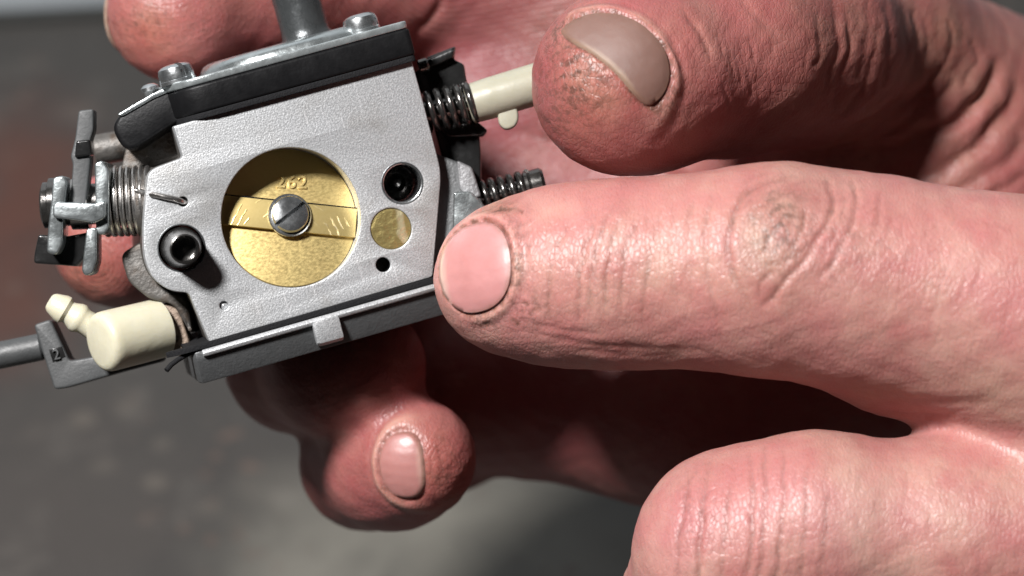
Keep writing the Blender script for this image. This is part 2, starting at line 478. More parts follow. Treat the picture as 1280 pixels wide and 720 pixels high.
# skin: pigment and the palm's painted shade come from a vertex colour, fine relief from nodes
def skin_material(name, rough, fine, oil=.40):
    m = NT(name)
    at = m.n('ShaderNodeAttribute'); at.attribute_name = 'pig'
    mott = m.noise(190, 3, .6)
    c = m.mix(m.ramp(mott, [(.30, 0), (.70, 1)]), (.93, .74, .77), (1.08, 1.19, 1.13))
    c = m.mix(1.0, at.outputs['Color'], c, 'MULTIPLY')
    blot = m.ramp(m.noise(70, 3, .55), [(.42, 0), (.64, .65)])
    c = m.mix(blot, c, m.mix(1.0, at.outputs['Color'], (.98, .70, .80), 'MULTIPLY'))
    mp = m.n('ShaderNodeMapping'); m.link(m.coord(), mp.inputs['Vector']); mp.inputs['Scale'].default_value = (1.5, .8, 1)
    cells = m.voro(1250, 'DISTANCE_TO_EDGE', mp.outputs[0])
    # oil and dirt lodged in the fine skin lines and in specks where the hand has been working
    lines = m.ramp(cells, [(0, 1), (.10, 0)])
    specks = m.ramp(m.noise(900, 4, .7), [(.47, 0), (.60, 1)])
    gr = m.math('MULTIPLY', at.outputs['Alpha'], m.math('MAXIMUM', m.math('MULTIPLY', lines, .55), specks))
    c = m.mix(m.math('MULTIPLY', gr, .95), c, (.055, .030, .020))
    m.set('Base Color', c)
    m.set('Roughness', rough); m.set('Specular IOR Level', oil)
    m.set('Subsurface Weight', .45); m.set('Subsurface Radius', (1.0, .34, .22)); m.set('Subsurface Scale', .0013)
    e1 = m.ramp(cells, [(0, 0), (.13, 1)])
    rp = m.n('ShaderNodeAttribute'); rp.attribute_name = 'ridge'; rw = m.n('ShaderNodeAttribute'); rw.attribute_name = 'ridge_w'
    rs = m.math('MULTIPLY', m.math('SINE', rp.outputs['Fac'], 0), rw.outputs['Fac'])
    hsum = m.math('ADD', m.math('MULTIPLY', e1, .42 * fine), m.math('MULTIPLY', rs, .9))
    hsum = m.math('ADD', hsum, m.math('MULTIPLY', m.noise(1700, 3), .8 * fine))
    m.set('Normal', m.bump(hsum, .00007, 1.0))
    return m.m
MAT['skin'] = skin_material('weathered_skin', .43, 1.0)
m = NT('finger_nail')
at = m.n('ShaderNodeAttribute'); at.attribute_name = 'pig'
c = m.mix(m.ramp(m.noise(300, 3), [(.3, 0), (.7, 1)]), (.92, .88, .86), (1.05, 1.05, 1.05))
m.set('Base Color', m.mix(1.0, at.outputs['Color'], c, 'MULTIPLY'))
m.set('Roughness', .38); m.set('Specular IOR Level', .45)
m.set('Subsurface Weight', .3); m.set('Subsurface Radius', (1., .45, .35)); m.set('Subsurface Scale', .0008)
m.set('Normal', m.bump(m.noise(700, 3), .00010, .6)); MAT['nail'] = m.m
MAT['dull_nail'] = m.m.copy(); MAT['dull_nail'].name = 'dull_finger_nail'
MAT['dull_nail'].node_tree.nodes['Principled BSDF'].inputs['Roughness'].default_value = .58

def build_hand(name, hand, nails, h, creases, ridges, paints, base, org, label, grime=(), soft=.55):
    t_0 = time.time(); V, F = hand.mesh(h)
    tt = time.time()
    # split every quad in four, then settle the new points on the surface
    E = np.sort(np.concatenate([F[:, [0, 1]], F[:, [1, 2]], F[:, [2, 3]], F[:, [3, 0]]]), 1).astype(np.int64)
    key, inv = np.unique(E[:, 0] * len(V) + E[:, 1], return_inverse=True)
    inv = inv.ravel(); n0, nf, ne = len(V), len(F), len(key)
    em = (V[key // n0] + V[key % n0]) / 2; fm = V[F].mean(1)
    e = [inv[i * nf:(i + 1) * nf] + n0 for i in range(4)]; fc = np.arange(nf) + n0 + ne
    F = np.concatenate([np.stack([F[:, i], e[i], fc, e[i - 1]], -1) for i in range(4)])
    V = np.concatenate([V, em, fm])
    me2 = bpy.data.meshes.new(name)
    me2.vertices.add(len(V)); me2.vertices.foreach_set('co', V.astype(np.float32).ravel())
    me2.loops.add(F.size); me2.loops.foreach_set('vertex_index', F.astype(np.int32).ravel())
    me2.polygons.add(len(F)); me2.polygons.foreach_set('loop_start', np.arange(len(F), dtype=np.int32) * 4)
    me2.update(calc_edges=True)
    Nr = np.empty(len(V) * 3, np.float32); me2.vertex_normals.foreach_get('vector', Nr); Nr = Nr.reshape(-1, 3)
    V = V - Nr * hand.sdf(V)[:, None] * .9
    me2.vertices.foreach_set('co', V.astype(np.float32).ravel()); me2.update()
    o = bpy.data.objects.new(name, me2); col.objects.link(o)
    N = len(me2.vertices)
    V = np.empty(N * 3, np.float32); me2.vertices.foreach_get('co', V); V = V.reshape(-1, 3).astype(float)
    Nr = np.empty(N * 3, np.float32); me2.vertex_normals.foreach_get('vector', Nr); Nr = Nr.reshape(-1, 3).astype(float)
    px, py = toPx(V)
    face = np.clip((Nr[:, 2] + .25) / .5, 0, 1)
    C = np.tile(np.array(base, float), (N, 1)); RP = np.zeros(N); RW = np.zeros(N); disp = np.zeros(N); dirt = np.zeros(N)
    for x, y, r, colr, st in paints:
        rx, ry = r if isinstance(r, tuple) else (r, r)
        w = np.exp(-(((px - x) / rx) ** 2 + ((py - y) / ry) ** 2)) * st * face
        C = C * (1 - w[:, None]) + w[:, None] * np.array(colr)
    for cr in creases:
        pts, wd, dp = cr[:3]; dp = dp * soft; stain = cr[3] if len(cr) > 3 else .25
        zr = cr[4] if len(cr) > 4 else None
        pts = smooth_line(pts)
        lo = pts.min(0) - 40; hi = pts.max(0) + 40
        mk = np.where((px > lo[0]) & (px < hi[0]) & (py > lo[1]) & (py < hi[1]) & (face > 0))[0]
        if zr is not None: mk = mk[(V[mk, 2] > zr[0]) & (V[mk, 2] < zr[1])]
        if not len(mk): continue
        wob = .5 * np.sin(V[mk, 1] * .8 + V[mk, 0] * .5 + wd * 9) * wd
        w2 = .8 * np.sin(V[mk, 1] * 1.6 + 1.1 * np.sin(V[mk, 0] * 1.9 + wd * 31))
        d, t = poly_dist(px[mk] + wob * 4 + w2, py[mk] + wob * 3 + w2 * .6, pts)
        prof = np.exp(-(d / wd) ** 2) * np.clip(np.minimum(t, 1 - t) * 5, .0, 1) ** .7 * face[mk]
        ph = (pts[0][0] * 1.7 + pts[0][1]) % 6.28
        prof *= .80 + .20 * np.sin(t * 7 + ph)
        flank = np.exp(-((d - 2.4 * wd) / (1.6 * wd)) ** 2) * np.clip(np.minimum(t, 1 - t) * 4, 0, 1) * face[mk]
        disp[mk] += -dp * prof + .22 * dp * flank
        dirt[mk] = np.maximum(dirt[mk], prof * stain)
    for pts, amp, pitch, rad, zr in ridges:      # friction ridges: parallel waves round a polyline
        d, t = poly_dist(px, py, smooth_line(pts))
        w = np.clip(1 - d / rad, 0, 1) ** .6 * face * (V[:, 2] > zr[0]) * (V[:, 2] < zr[1])
        RP = np.where(w > RW, 2 * np.pi * d / pitch + .6 * np.sin(V[:, 0] * .35) + .5 * np.sin(V[:, 1] * .3), RP); RW = np.maximum(RW, w * amp)
    x_, y_, z_ = V.T
    disp += .055 * (np.sin(x_ * .9 + 1.3 * np.sin(y_ * .7)) * np.sin(y_ * 1.1 + z_ * .8 + np.sin(x_ * .5))) + .022 * np.sin(x_ * 2.3 + 2 * np.sin(y_ * 1.3 + z_)) * np.sin(y_ * 2.6 + z_ * 1.9)
    for nl in nails:
        nl.seat(hand)
        r, a, q, hh = nl.rho(V)
        ok = (hh > -6) & (hh < 4)
        sz = min(nl.w, nl.l) / 2
        dn = (r - 1) * sz
        inside = np.clip(-dn / .35, 0, 1) * ok
        disp -= inside * .25
        prox = np.clip(.75 - q, 0, 1)
        disp += np.exp(-((dn - .75) / .55) ** 2) * .34 * ok * prox
        disp -= np.exp(-((dn - .12) / .22) ** 2) * .26 * ok
        disp -= np.exp(-((dn - 1.9) / .45) ** 2) * .12 * ok * prox
        dd = np.exp(-((dn - .25) / .30) ** 2) * ok * nl.ring * (.55 + .45 * np.sin(V[:, 0] * 3.1 + V[:, 1] * 4.3))
        dirt = np.maximum(dirt, dd)
        # pale dry cuticle
        w = (np.exp(-((dn - .9) / .5) ** 2) * ok * prox * .30)[:, None]
        C = C * (1 - w) + w * np.array((.62, .42, .33))
    G = np.clip(dirt * 1.3, 0, .6)
    for x, y, r, st in grime:
        rx, ry = r if isinstance(r, tuple) else (r, r)
        G = np.maximum(G, np.exp(-(((px - x) / rx) ** 2 + ((py - y) / ry) ** 2)) * st * face)
    C = C * (1 - dirt[:, None]) + dirt[:, None] * np.array((.17, .075, .05))
    V = V + Nr * disp[:, None]
    me2.vertices.foreach_set('co', ((V - org) * .001).astype(np.float32).ravel())
    at = me2.color_attributes.new('pig', 'FLOAT_COLOR', 'POINT')
    at.data.foreach_set('color', np.hstack([np.clip(C, 0, 1), np.clip(G, 0, 1)[:, None]]).astype(np.float32).ravel())
    for nm, ar in (('ridge', RP), ('ridge_w', RW)):
        at = me2.attributes.new(nm, 'FLOAT', 'POINT'); at.data.foreach_set('value', ar.astype(np.float32))
    me2.polygons.foreach_set('use_smooth', [True] * len(me2.polygons))
    me2.materials.append(MAT['skin']); me2.update()
    o.matrix_world = FRAME @ Matrix.Translation(Vector(org) * .001)
    for nl in nails: nl.build(hand, 'fingernail', o, MAT['dull_nail' if nl.dist < 1 else 'nail'], org)
    mark(o, label, 'hand')
    print(name, 'verts', N, 'mesh', round(tt-t_0,1), 'rest', round(time.time()-tt,1))
    return o

def across(x, y0, y1, bow=0, tilt=0, n=4):
    """a crease running across a horizontal finger at picture x"""
    ys = np.linspace(y0, y1, n)
    return [(x + bow * (1 - ((y - (y0 + y1) / 2) / ((y1 - y0) / 2)) ** 2) + tilt * ((y - y0) / (y1 - y0) - .5) + random.uniform(-2, 2), y) for y in ys]

# --- the pointing hand: index finger along the picture, middle finger folded below it
J = lambda x, y, z, r: (P(x, y, z), r)
point_hand = Hand([
    (6, 0, [J(1395, 430, 10, 15), J(1640, 470, 6, 19), J(1900, 500, -6, 24)]),
    (6, 9, [J(1400, 670, 8, 14.5), J(1640, 600, 4, 18), J(1900, 560, -6, 25)]),
    (6, 9, [J(1430, 880, -4, 14), J(1650, 760, -2, 17), J(1900, 640, -8, 24)]),
    (5, 9, [J(634, 348, 2.8, 9.1), J(700, 345, 4.6, 10.1), J(790, 342, 7, 10.6), J(900, 338, 9, 10.9), J(982, 338, 10, 12.0),
            J(1100, 357, 10, 12.3), J(1240, 385, 11, 12.9), J(1395, 425, 11, 14.5)]),
    (5, 3.5, [J(1440, 690, 8, 14), J(1320, 674, 9, 12.0), J(1200, 672, 9, 11.5), J(1020, 662, 9, 11.0), J(922, 690, 6, 11.7), J(884, 780, -4, 10.8), J(890, 880, -16, 9.8), J(960, 930, -22, 8.8)]),
    (5, 4, [J(1440, 880, -4, 13), J(1220, 905, -4, 11), J(1010, 950, -8, 10.6), J(985, 1030, -20, 9.6), J(1060, 1090, -28, 9), J(1140, 1110, -22, 8.3)]),
    (5, 6, [J(1480, 1040, -14, 11), J(1290, 1110, -16, 9.4), J(1130, 1130, -20, 9), J(1140, 1150, -32, 8.3), J(1230, 1170, -34, 7.6)]),
    (5, 8, [J(1640, 420, 0, 15), J(1560, 240, -2, 12.5), J(1470, 120, 2, 11), J(1390, 60, 8, 9.5)]),
    (5, 6, [J(1250, 575, 2, 5), J(1310, 590, 3, 8), J(1420, 590, 4, 11)]),
    (5, 4, [J(1040, 425, 6, 4.5), J(1105, 453, 5, 4.8), J(1200, 494, 3, 4.5), J(1340, 540, 3, 8)]),
])
idx_nail = Nail(P(590, 334, 14), (-.42, .02, .9), (-.85, -.22, -.42), 10.9, 11.0, .16, 2.25, 0.0,
                ((.40, .185, .18), (.45, .30, .265), (.43, .25, .24)), ring=1.0)
SK = (.375, .187, .162)
cre = []
# last joint
for x, b, dp in ((735, -8, .20), (752, -9, .16), (768, -8, .22), (786, -7, .17), (815, -6, .10), (700, -10, .10)):
    cre.append((across(x, 262 + random.uniform(0, 20), 415 - random.uniform(0, 30), b, -22), .27, dp, .30))
# big oval at the middle knuckle
cre += [([(960, 226), (926, 250), (911, 295), (917, 345), (940, 384)], .40, .30, .35),
        ([(1035, 220), (1040, 265), (1012, 315), (975, 360), (950, 385)], .36, .36, .35),
        ([(1066, 224), (1070, 262), (1048, 316), (1020, 352)], .34, .28, .25),
        ([(1100, 240), (1098, 275), (1082, 312)], .3, .16, .15),
        ([(1008, 258), (1000, 292), (978, 325)], .28, .24, .5), ([(982, 268), (964, 290), (958, 318)], .24, .18, .5), ([(968, 338), (952, 352), (946, 376)], .24, .16, .4),
        ([(990, 322), (972, 330), (950, 328)], .2, .12, .4), ([(940, 262), (958, 256), (975, 246)], .2, .12, .4), ([(930, 300), (946, 306), (962, 300)], .2, .10, .35), ([(1022, 300), (1008, 308), (996, 322)], .2, .12, .3),
        ([(890, 240), (882, 300), (890, 370), (905, 410)], .40, .20, .14),
        ([(868, 245), (860, 300), (866, 370)], .35, .15, .10),
        ([(845, 255), (840, 310), (846, 380)], .30, .10, .08)]
# under side folds near the tip
cre += [([(650, 412), (720, 428), (800, 436), (900, 440)], .5, .25, .1), ([(640, 398), (700, 412), (760, 418)], .4, .16, .1),
        ([(700, 436), (780, 443), (860, 445)], .4, .2, .1)]
for i in range(26):
    x = random.uniform(1120, 1275); y = random.uniform(270, 420); L = random.uniform(18, 45)
    cre.append(([(x, y), (x - L * .12, y + L * .5), (x - L * .35, y + L)], .22, random.uniform(.04, .10), .05))
for i in range(30):
    x = random.uniform(655, 900); y = random.uniform(262, 400); L = random.uniform(14, 34)
    cre.append(([(x, y), (x - L * .15, y + L * .5), (x - L * .2, y + L)], .2, random.uniform(.03, .09), .05))
for i in range(70):
    x = random.uniform(660, 1270); y = random.uniform(255, 425); L = random.uniform(10, 30); an = random.choice((1.3, 1.75, .5, 2.5)) + random.gauss(0, .2)
    cre.append(([(x, y), (x + L * .5 * math.cos(an) + 1, y + L * .5 * math.sin(an)), (x + L * math.cos(an), y + L * math.sin(an))], .17, random.uniform(.04, .10), .10))
for i in range(50):
    x = random.uniform(870, 1270); y = random.uniform(575, 715); L = random.uniform(10, 30); an = random.choice((1.5, .35, 2.7)) + random.gauss(0, .2)
    cre.append(([(x, y), (x + L * .5 * math.cos(an) + 1, y + L * .5 * math.sin(an)), (x + L * math.cos(an), y + L * math.sin(an))], .17, random.uniform(.04, .10), .08))
# grimy nicks beside the nail
for x, y, dx, dy in ((648, 378, 14, 6), (662, 392, 16, -6), (636, 398, 12, 10), (655, 268, -16, -8), (640, 262, -18, 2), (612, 404, -14, 6), (586, 398, -12, -6)):
    cre.append(([(x, y), (x + dx * .5 + 2, y + dy * .5 - 2), (x + dx, y + dy)], .22, .16, .75))
# web
cre += [([(1010, 470), (1100, 492), (1180, 505), (1255, 500)], .7, .30, .10), ([(1100, 515), (1160, 518), (1230, 510)], .35, .16, .08)]
# folded middle finger
for x, y0, dp, b in ((855, 585, .30, -6), (880, 572, .42, -5), (930, 560, .26, 10), (948, 556, .18, 8), (972, 556, .24, 6), (905, 600, .12, 0), (1000, 580, .10, 4), (1030, 600, .08, 0)):
    cre.append((across(x, y0, 760, b, -14), .33, dp, .28))
for i in range(46):
    x = random.uniform(985, 1275); y = random.uniform(575, 715); L = random.uniform(16, 50)
    cre.append(([(x, y), (x + L * .08, y + L * .5), (x - L * .08, y + L)], .22, random.uniform(.03, .10), .05))
pnt = [(600, 340, (70, 80), (0.406, 0.203, 0.187), .8), (700, 330, (70, 70), (0.367, 0.168, 0.148), .6), (1000, 250, (45, 40), (0.296, 0.156, 0.129), .55),
       (955, 310, (38, 65), (0.296, 0.187, 0.136), .7), (1160, 290, (70, 50), (0.413, 0.195, 0.176), .5), (780, 420, (150, 30), (0.351, 0.148, 0.136), .6),
       (1270, 320, (50, 60), (0.382, 0.172, 0.152), .4), (850, 660, (40, 90), (0.398, 0.203, 0.191), .5), (1050, 640, (120, 60), (0.429, 0.257, 0.230), .6),
       (1230, 500, (90, 40), (0.390, 0.234, 0.183), .6), (850, 300, (80, 60), (0.390, 0.230, 0.183), .6), (625, 262, (28, 12), (0.265, 0.148, 0.098), .6)]
ORG_A = P(1700, 560, 0)
build_hand('hand', point_hand, [idx_nail], .62, cre, [], pnt, SK, ORG_A,
           'hand pointing with its outstretched index finger at the lower right corner of the carburetor',
           grime=[(640, 330, (22, 75), .75), (600, 400, (40, 18), .7), (660, 385, (30, 25), .6), (970, 280, (40, 55), .75), (760, 330, (50, 70), .3), (870, 640, (30, 80), .3), (625, 262, (30, 10), .8),
                  (1050, 300, (60, 70), .3)], soft=.72)

# --- the holding hand: palm to the camera behind the carburetor, thumb in front
hold_hand = Hand([
    (8, 0, [J(650, -40, -60, 13), J(900, 60, -58, 14.5), J(1180, 210, -52, 17)]),
    (8, 10, [J(610, 130, -62, 13.5), J(900, 180, -62, 14), J(1180, 260, -54, 18)]),
    (8, 10, [J(610, 300, -60, 13.5), J(900, 320, -60, 15), J(1180, 320, -54, 19)]),
    (8, 10, [J(620, 478, -50, 13.2), J(850, 482, -46, 15.5), J(1150, 400, -48, 19)]),
    (8, 12, [J(1150, 280, -58, 22), J(1400, 300, -76, 25.5), J(1750, 330, -88, 29)]),
    # index, behind the cover, tip at the left
    (5, 5, [J(650, -45, -60, 12.5), J(520, -30, -55, 11), J(420, -12, -48, 10.3), J(318, 0, -38, 9.7), J(224, 14, -28, 9.6)]),
    # middle, tip beside the throttle lever
    (5, 4, [J(610, 140, -62, 12.5), J(480, 180, -62, 11), J(330, 240, -56, 10.2), J(230, 280, -44, 9.6), J(150, 300, -33, 9.2)]),
    # ring, curled under the pump cover
    (5, 3, [J(610, 300, -60, 12), J(500, 350, -62, 10.8), J(400, 420, -52, 10), J(372, 450, -34, 8.8), J(420, 462, -22, 8.0), J(462, 458, -20, 7.4)]),
    # little finger, curled right over
    (6, 3, [J(625, 470, -54, 11.5), J(555, 515, -58, 10.2), J(476, 556, -50, 8.6), J(460, 578, -36, 7.9), J(492, 577, -25, 7.8), J(523, 573, -18, 7.5)]),
    # thumb
    (6, 9, [J(772, 106, 2, 10.2), J(800, 97, -1, 10.9), J(915, 68, -12, 11.9), J(1000, 62, -22, 11.6), J(1090, 72, -40, 13), J(1225, 165, -60, 17)]),
    (8, 10, [J(1060, 130, -46, 12), J(1180, 230, -56, 15), J(1300, 280, -66, 19)]),
    (6, 8, [J(930, 150, -55, 12), J(1060, 190, -50, 11), J(1160, 260, -55, 13)]),
])
thumb_nail = Nail(P(779, 64, 8), (.50, .44, .75), (-.72, -.50, .68), 14.4, 7.6, .05, 2.3, .05,
                  ((.145, .078, .062), (.24, .165, .12), (.16, .088, .07)), dist=.5, ring=1.0)
pinky_nail = Nail(P(498, 583, -17), (-.62, -.08, .78), (.78, .02, .62), 8.6, 5.4, .0, 2.3, .0,
                  ((.33, .15, .138), (.38, .22, .19), (.33, .16, .145)), ring=.3)
index_nail = Nail(P(150, 20, -34), (-.72, .05, -.70), (-.6, .05, .6), 11, 10, .15, 2.6, .3,
                  ((.36, .20, .17), (.45, .34, .27), (.4, .24, .21)), view=False)
cr2 = []
K = 460 / 1274
def Z(pts): return [(820 + x * K, y * K) for x, y in pts]
big = [[(590, 520), (660, 480), (740, 430), (850, 370), (960, 290), (1010, 230)],
       [(600, 535), (760, 515), (900, 480), (1050, 410), (1130, 330), (1200, 230)],
       [(800, 650), (960, 600), (1080, 530), (1200, 400), (1265, 280)],
       [(1000, 670), (1180, 580), (1290, 480)], [(1130, 690), (1290, 600)],
       [(740, 500), (860, 420), (960, 350), (1040, 270)], [(980, 470), (1090, 390), (1160, 280), (1180, 200)]]
for i, b in enumerate(big): cr2.append((Z(b), .85 if i < 4 else .6, .75 if i < 3 else .5, .18, (-66, 5)))
for b in [[(505, 60), (530, 150), (505, 250)], [(560, 30), (575, 150), (540, 270)], [(620, 0), (640, 130), (600, 270), (560, 340)],
          [(690, 10), (700, 130), (650, 280), (590, 390)], [(760, 20), (770, 150), (710, 290), (640, 410)],
          [(850, 40), (860, 170), (800, 300), (690, 430)], [(930, 50), (950, 160), (880, 290), (760, 410)],
          [(1010, 60), (1030, 150), (970, 280)], [(655, 0), (668, 130), (625, 280)], [(725, 0), (735, 140), (680, 290)],
          [(805, 20), (815, 160), (755, 300)], [(890, 40), (905, 160), (840, 300)], [(1090, 120), (1110, 200), (1060, 300)]]:
    b = [(x + random.uniform(-9, 9), y + random.uniform(-40, 40)) for x, y in b]; cr2.append((Z(b), random.uniform(.3, .5), random.uniform(.08, .24), .10, (-60, 5)))
# thumb: folds above the nail, fine lines over the joint
cr2 += [([(850, 10), (875, 40), (893, 80)], .4, .25, .05), ([(925, 0), (955, 30), (975, 45)], .4, .2, .05), ([(760, 6), (800, 22), (840, 60), (856, 100)], .35, .2, .05)]
for i in range(16):
    x = random.uniform(885, 960); y = random.uniform(30, 110)
    cr2.append(([(x, y), (x + 6, y + 16), (x + 8, y + 34)], .2, .08, .05, (-20, 20)))
# flexion creases of the palm
cr2 += [([(560, -5), (535, 25), (512, 50)], .6, .5, .15), ([(640, 160), (760, 200), (880, 230)], .7, .35, .1, (-80, -30))]
# pits on the thumb pad
pits = [(705, 55), (728, 68), (748, 72), (740, 80), (716, 78), (722, 92), (700, 78), (743, 116), (732, 60), (755, 85), (712, 66), (690, 90)]
for x, y in pits: cr2.append(([(x, y), (x + 4, y + 3), (x + 7, y + 1)], .22, .22, .30, (-20, 20)))
cr2 += [([(532, 556), (540, 580), (538, 606)], .2, .1, .05), ([(546, 560), (553, 582), (550, 604)], .2, .1, .05)]
rdg = [([(560, -60), (720, -90)], .8, .72, 26, (-80, -35)), ([(230, -80), (205, -60)], .18, .62, 14, (-60, -10)),
       ([(900, 400), (1000, 400)], .6, .7, 14, (-80, -30)), ([(560, 574), (562, 578)], .15, .55, 6, (-40, 0)), ([(120, 330), (122, 332)], .25, .6, 8, (-60, 0))]
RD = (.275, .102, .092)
pn2 = [(720, 100, (60, 70), (0.406, 0.176, 0.086), .75), (700, 150, (50, 40), (0.351, 0.156, 0.086), .5), (860, 70, (80, 60), (0.343, 0.133, 0.113), .6), (905, 70, (50, 60), (0.406, 0.203, 0.168), .6),
       (640, 120, (150, 170), (0.205, 0.070, 0.074), .85), (850, 520, (300, 90), (0.24, 0.085, 0.085), .7), (1120, 120, (150, 130), (0.281, 0.152, 0.117), .75), (200, 60, (60, 40), (0.351, 0.148, 0.101), .4), (187, 35, (24, 18), (0.273, 0.125, 0.070), .3),  # upper palm patch: shade painted in as a darker skin colour
       (540, 580, (40, 50), (0.367, 0.148, 0.105), .5), (110, 340, (60, 60), (0.367, 0.148, 0.094), .4), (1180, 40, (18, 30), (0.328, 0.140, 0.105), .5)]
ORG_B = P(1500, 310, -50)
build_hand('hand', hold_hand, [thumb_nail, pinky_nail, index_nail], .66, cr2, rdg, pn2, RD, ORG_B,
           'hand gripping the carburetor from behind, thumb tip pressed on its pale plastic cap',
           grime=[(720, 95, (55, 75), .8), (700, 40, (30, 30), .8), (820, 125, (40, 25), .8), (180, 30, (45, 30), .6), (240, 35, (60, 40), .35), (690, 150, (40, 40), .6), (560, 590, (25, 50), .6), (110, 340, 50, .5), (1050, 190, (60, 30), .4)], soft=.85)
# ------------------------------------------------------------------ carburetor
CARB_O = P(364, 272, 0)
RC = (Matrix.Rotation(math.radians(16), 3, 'Z') @ Matrix.Rotation(math.radians(9.5), 3, 'Y') @ Matrix.Rotation(math.radians(5), 3, 'X'))
RCn = np.array(RC)
carb = bpy.data.objects.new('carburetor', None)
carb.empty_display_size = .01
carb.matrix_world = FRAME @ Matrix.Translation(Vector(CARB_O) * .001) @ RC.to_4x4()
col.objects.link(carb)
mark(carb, 'small engine carburetor with bare alloy face, brass throttle disc and pale plastic fittings', 'carburetor')

def L(v):
    """subject frame mm -> carburetor frame mm"""
    return (np.atleast_2d(v) - CARB_O) @ RCn
def F(px, py, w=0.0):
    """carburetor frame point whose height above the face is w, seen at px,py"""
    c = L(np.array([0, 0, CAM_D]))[0]; d = L(P(px, py, 0))[0] - c
    t = (w - c[2]) / d[2]; return c + d * t
def FV(px, py, v):
    c = L(np.array([0, 0, CAM_D]))[0]; d = L(P(px, py, 0))[0] - c
    t = (v - c[1]) / d[1]; return c + d * t

def curve_plate(name, loops, depth, bev, mat, parent, mtx=None, res=2, angle=35):
    """flat shape with holes, extruded; front at z=0 of mtx, back at -depth"""
    cu = bpy.data.curves.new('t', 'CURVE'); cu.dimensions = '2D'; cu.fill_mode = 'BOTH'
    for lp in loops:
        sp = cu.splines.new('POLY'); sp.points.add(len(lp) - 1)
        for p, q in zip(sp.points, lp): p.co = (q[0] * .001, q[1] * .001, 0, 1)
        sp.use_cyclic_u = True
    cu.extrude = max(depth / 2 - bev, .01) * .001; cu.bevel_depth = bev * .001; cu.bevel_resolution = res; cu.offset = -bev * .001
    t = bpy.data.objects.new('t', cu); col.objects.link(t)
    me = bpy.data.meshes.new_from_object(t.evaluated_get(bpy.context.evaluated_depsgraph_get()))
    bpy.data.objects.remove(t); bpy.data.curves.remove(cu)
    me.transform(Matrix.Translation((0, 0, -depth / 2 * .001)))
    if mtx is not None: me.transform(mtx)
    bm = bmesh.new(); bm.from_mesh(me); bmesh.ops.remove_doubles(bm, verts=bm.verts, dist=1e-6)
    bmesh.ops.recalc_face_normals(bm, faces=bm.faces); bm.to_mesh(me); bm.free()
    me.name = name; me.materials.clear(); me.materials.append(mat)
    me.polygons.foreach_set('use_smooth', [True] * len(me.polygons)); me.set_sharp_from_angle(angle=math.radians(angle))
    o = bpy.data.objects.new(name, me); col.objects.link(o); o.parent = parent; return o

def T3(o, x, y, z):
    """matrix with origin o (mm) and axes x,y,z"""
    m = np.eye(4); m[:3, 0] = x; m[:3, 1] = y; m[:3, 2] = z; m[:3, 3] = np.array(o) * .001
    return Matrix(m.tolist())
def axis_m(o, z, hint=(0, 1, 0)):
    z = nn(*z); x = np.cross(hint, z)
    if np.linalg.norm(x) < .1: x = np.cross((1, 0, 0), z)
    x = nn(*x); return T3(o, x, np.cross(z, x), z)
def circ(c, r, n=40, a0=0):
    return [(c[0] + r * math.cos(a0 + 2 * math.pi * i / n), c[1] + r * math.sin(a0 + 2 * math.pi * i / n)) for i in range(n)]
def rounded(pts, r, n=5):
    out = []; N = len(pts)
    for i in range(N):
        p0, p1, p2 = np.array(pts[i - 1][:2], float), np.array(pts[i][:2], float), np.array(pts[(i + 1) % N][:2], float)
        rr = r[i] if isinstance(r, (list, tuple)) else r
        a = min(rr, np.linalg.norm(p0 - p1) * .45); b = min(rr, np.linalg.norm(p2 - p1) * .45)
        A = p1 + nn(*(p0 - p1)) * a; B = p1 + nn(*(p2 - p1)) * b
        for k in range(n + 1):
            t = k / n; q = (1 - t) ** 2 * A + 2 * t * (1 - t) * p1 + t * t * B
            out.append(tuple(q))
    return out
def lathe(name, prof, mtx, mat, parent, n=40, angle=40, cap=True):
    """prof: (radius, height) mm along local z"""
    V, Fc = [], []
    for r, z in prof:
        for i in range(n):
            a = 2 * math.pi * i / n; V.append((r * math.cos(a) * .001, r * math.sin(a) * .001, z * .001))
    for j in range(len(prof) - 1):
        for i in range(n):
            k = (i + 1) % n; Fc.append((j * n + i, j * n + k, (j + 1) * n + k, (j + 1) * n + i))
    if cap and prof[0][0] > .01: Fc.append(tuple(reversed(range(n))))
    if cap and prof[-1][0] > .01: Fc.append(tuple((len(prof) - 1) * n + i for i in range(n)))
    o = mesh_obj(name, V, Fc, mat, parent, True, angle); o.data.transform(mtx); return o
def tube(name, pts, r, mat, parent, n=10):
    pts = np.array(pts, float); V, Fc = [], []
    tg = np.gradient(pts, axis=0); tg /= np.linalg.norm(tg, axis=1)[:, None]
    u = np.cross(tg[0], (.31, .5, .8)); u /= np.linalg.norm(u)
    for p, t in zip(pts, tg):
        u = u - t * (u @ t); u /= np.linalg.norm(u); v = np.cross(t, u)
        for i in range(n):
            a = 2 * math.pi * i / n; V.append((p + r * (math.cos(a) * u + math.sin(a) * v)) * .001)
    for j in range(len(pts) - 1):
        for i in range(n):
            k = (i + 1) % n; Fc.append((j * n + i, j * n + k, (j + 1) * n + k, (j + 1) * n + i))
    Fc.append(tuple(reversed(range(n)))); Fc.append(tuple((len(pts) - 1) * n + i for i in range(n)))
    return mesh_obj(name, V, Fc, mat, parent, True, 60)
def coil(a, b, r, turns, lead=None, tail=None, n=22, tight=None):
    a, b = np.array(a, float), np.array(b, float); ax = nn(*(b - a)); x = nn(*np.cross(ax, (0.1, .2, 1))); y = np.cross(ax, x)
    pts = []
    N = int(turns * n)
    for i in range(N + 1):
        t = i / N; th = 2 * math.pi * turns * t
        pts.append(a + (b - a) * t + r * (math.cos(th) * x + math.sin(th) * y))
    if tail is not None: pts += tail
    return pts
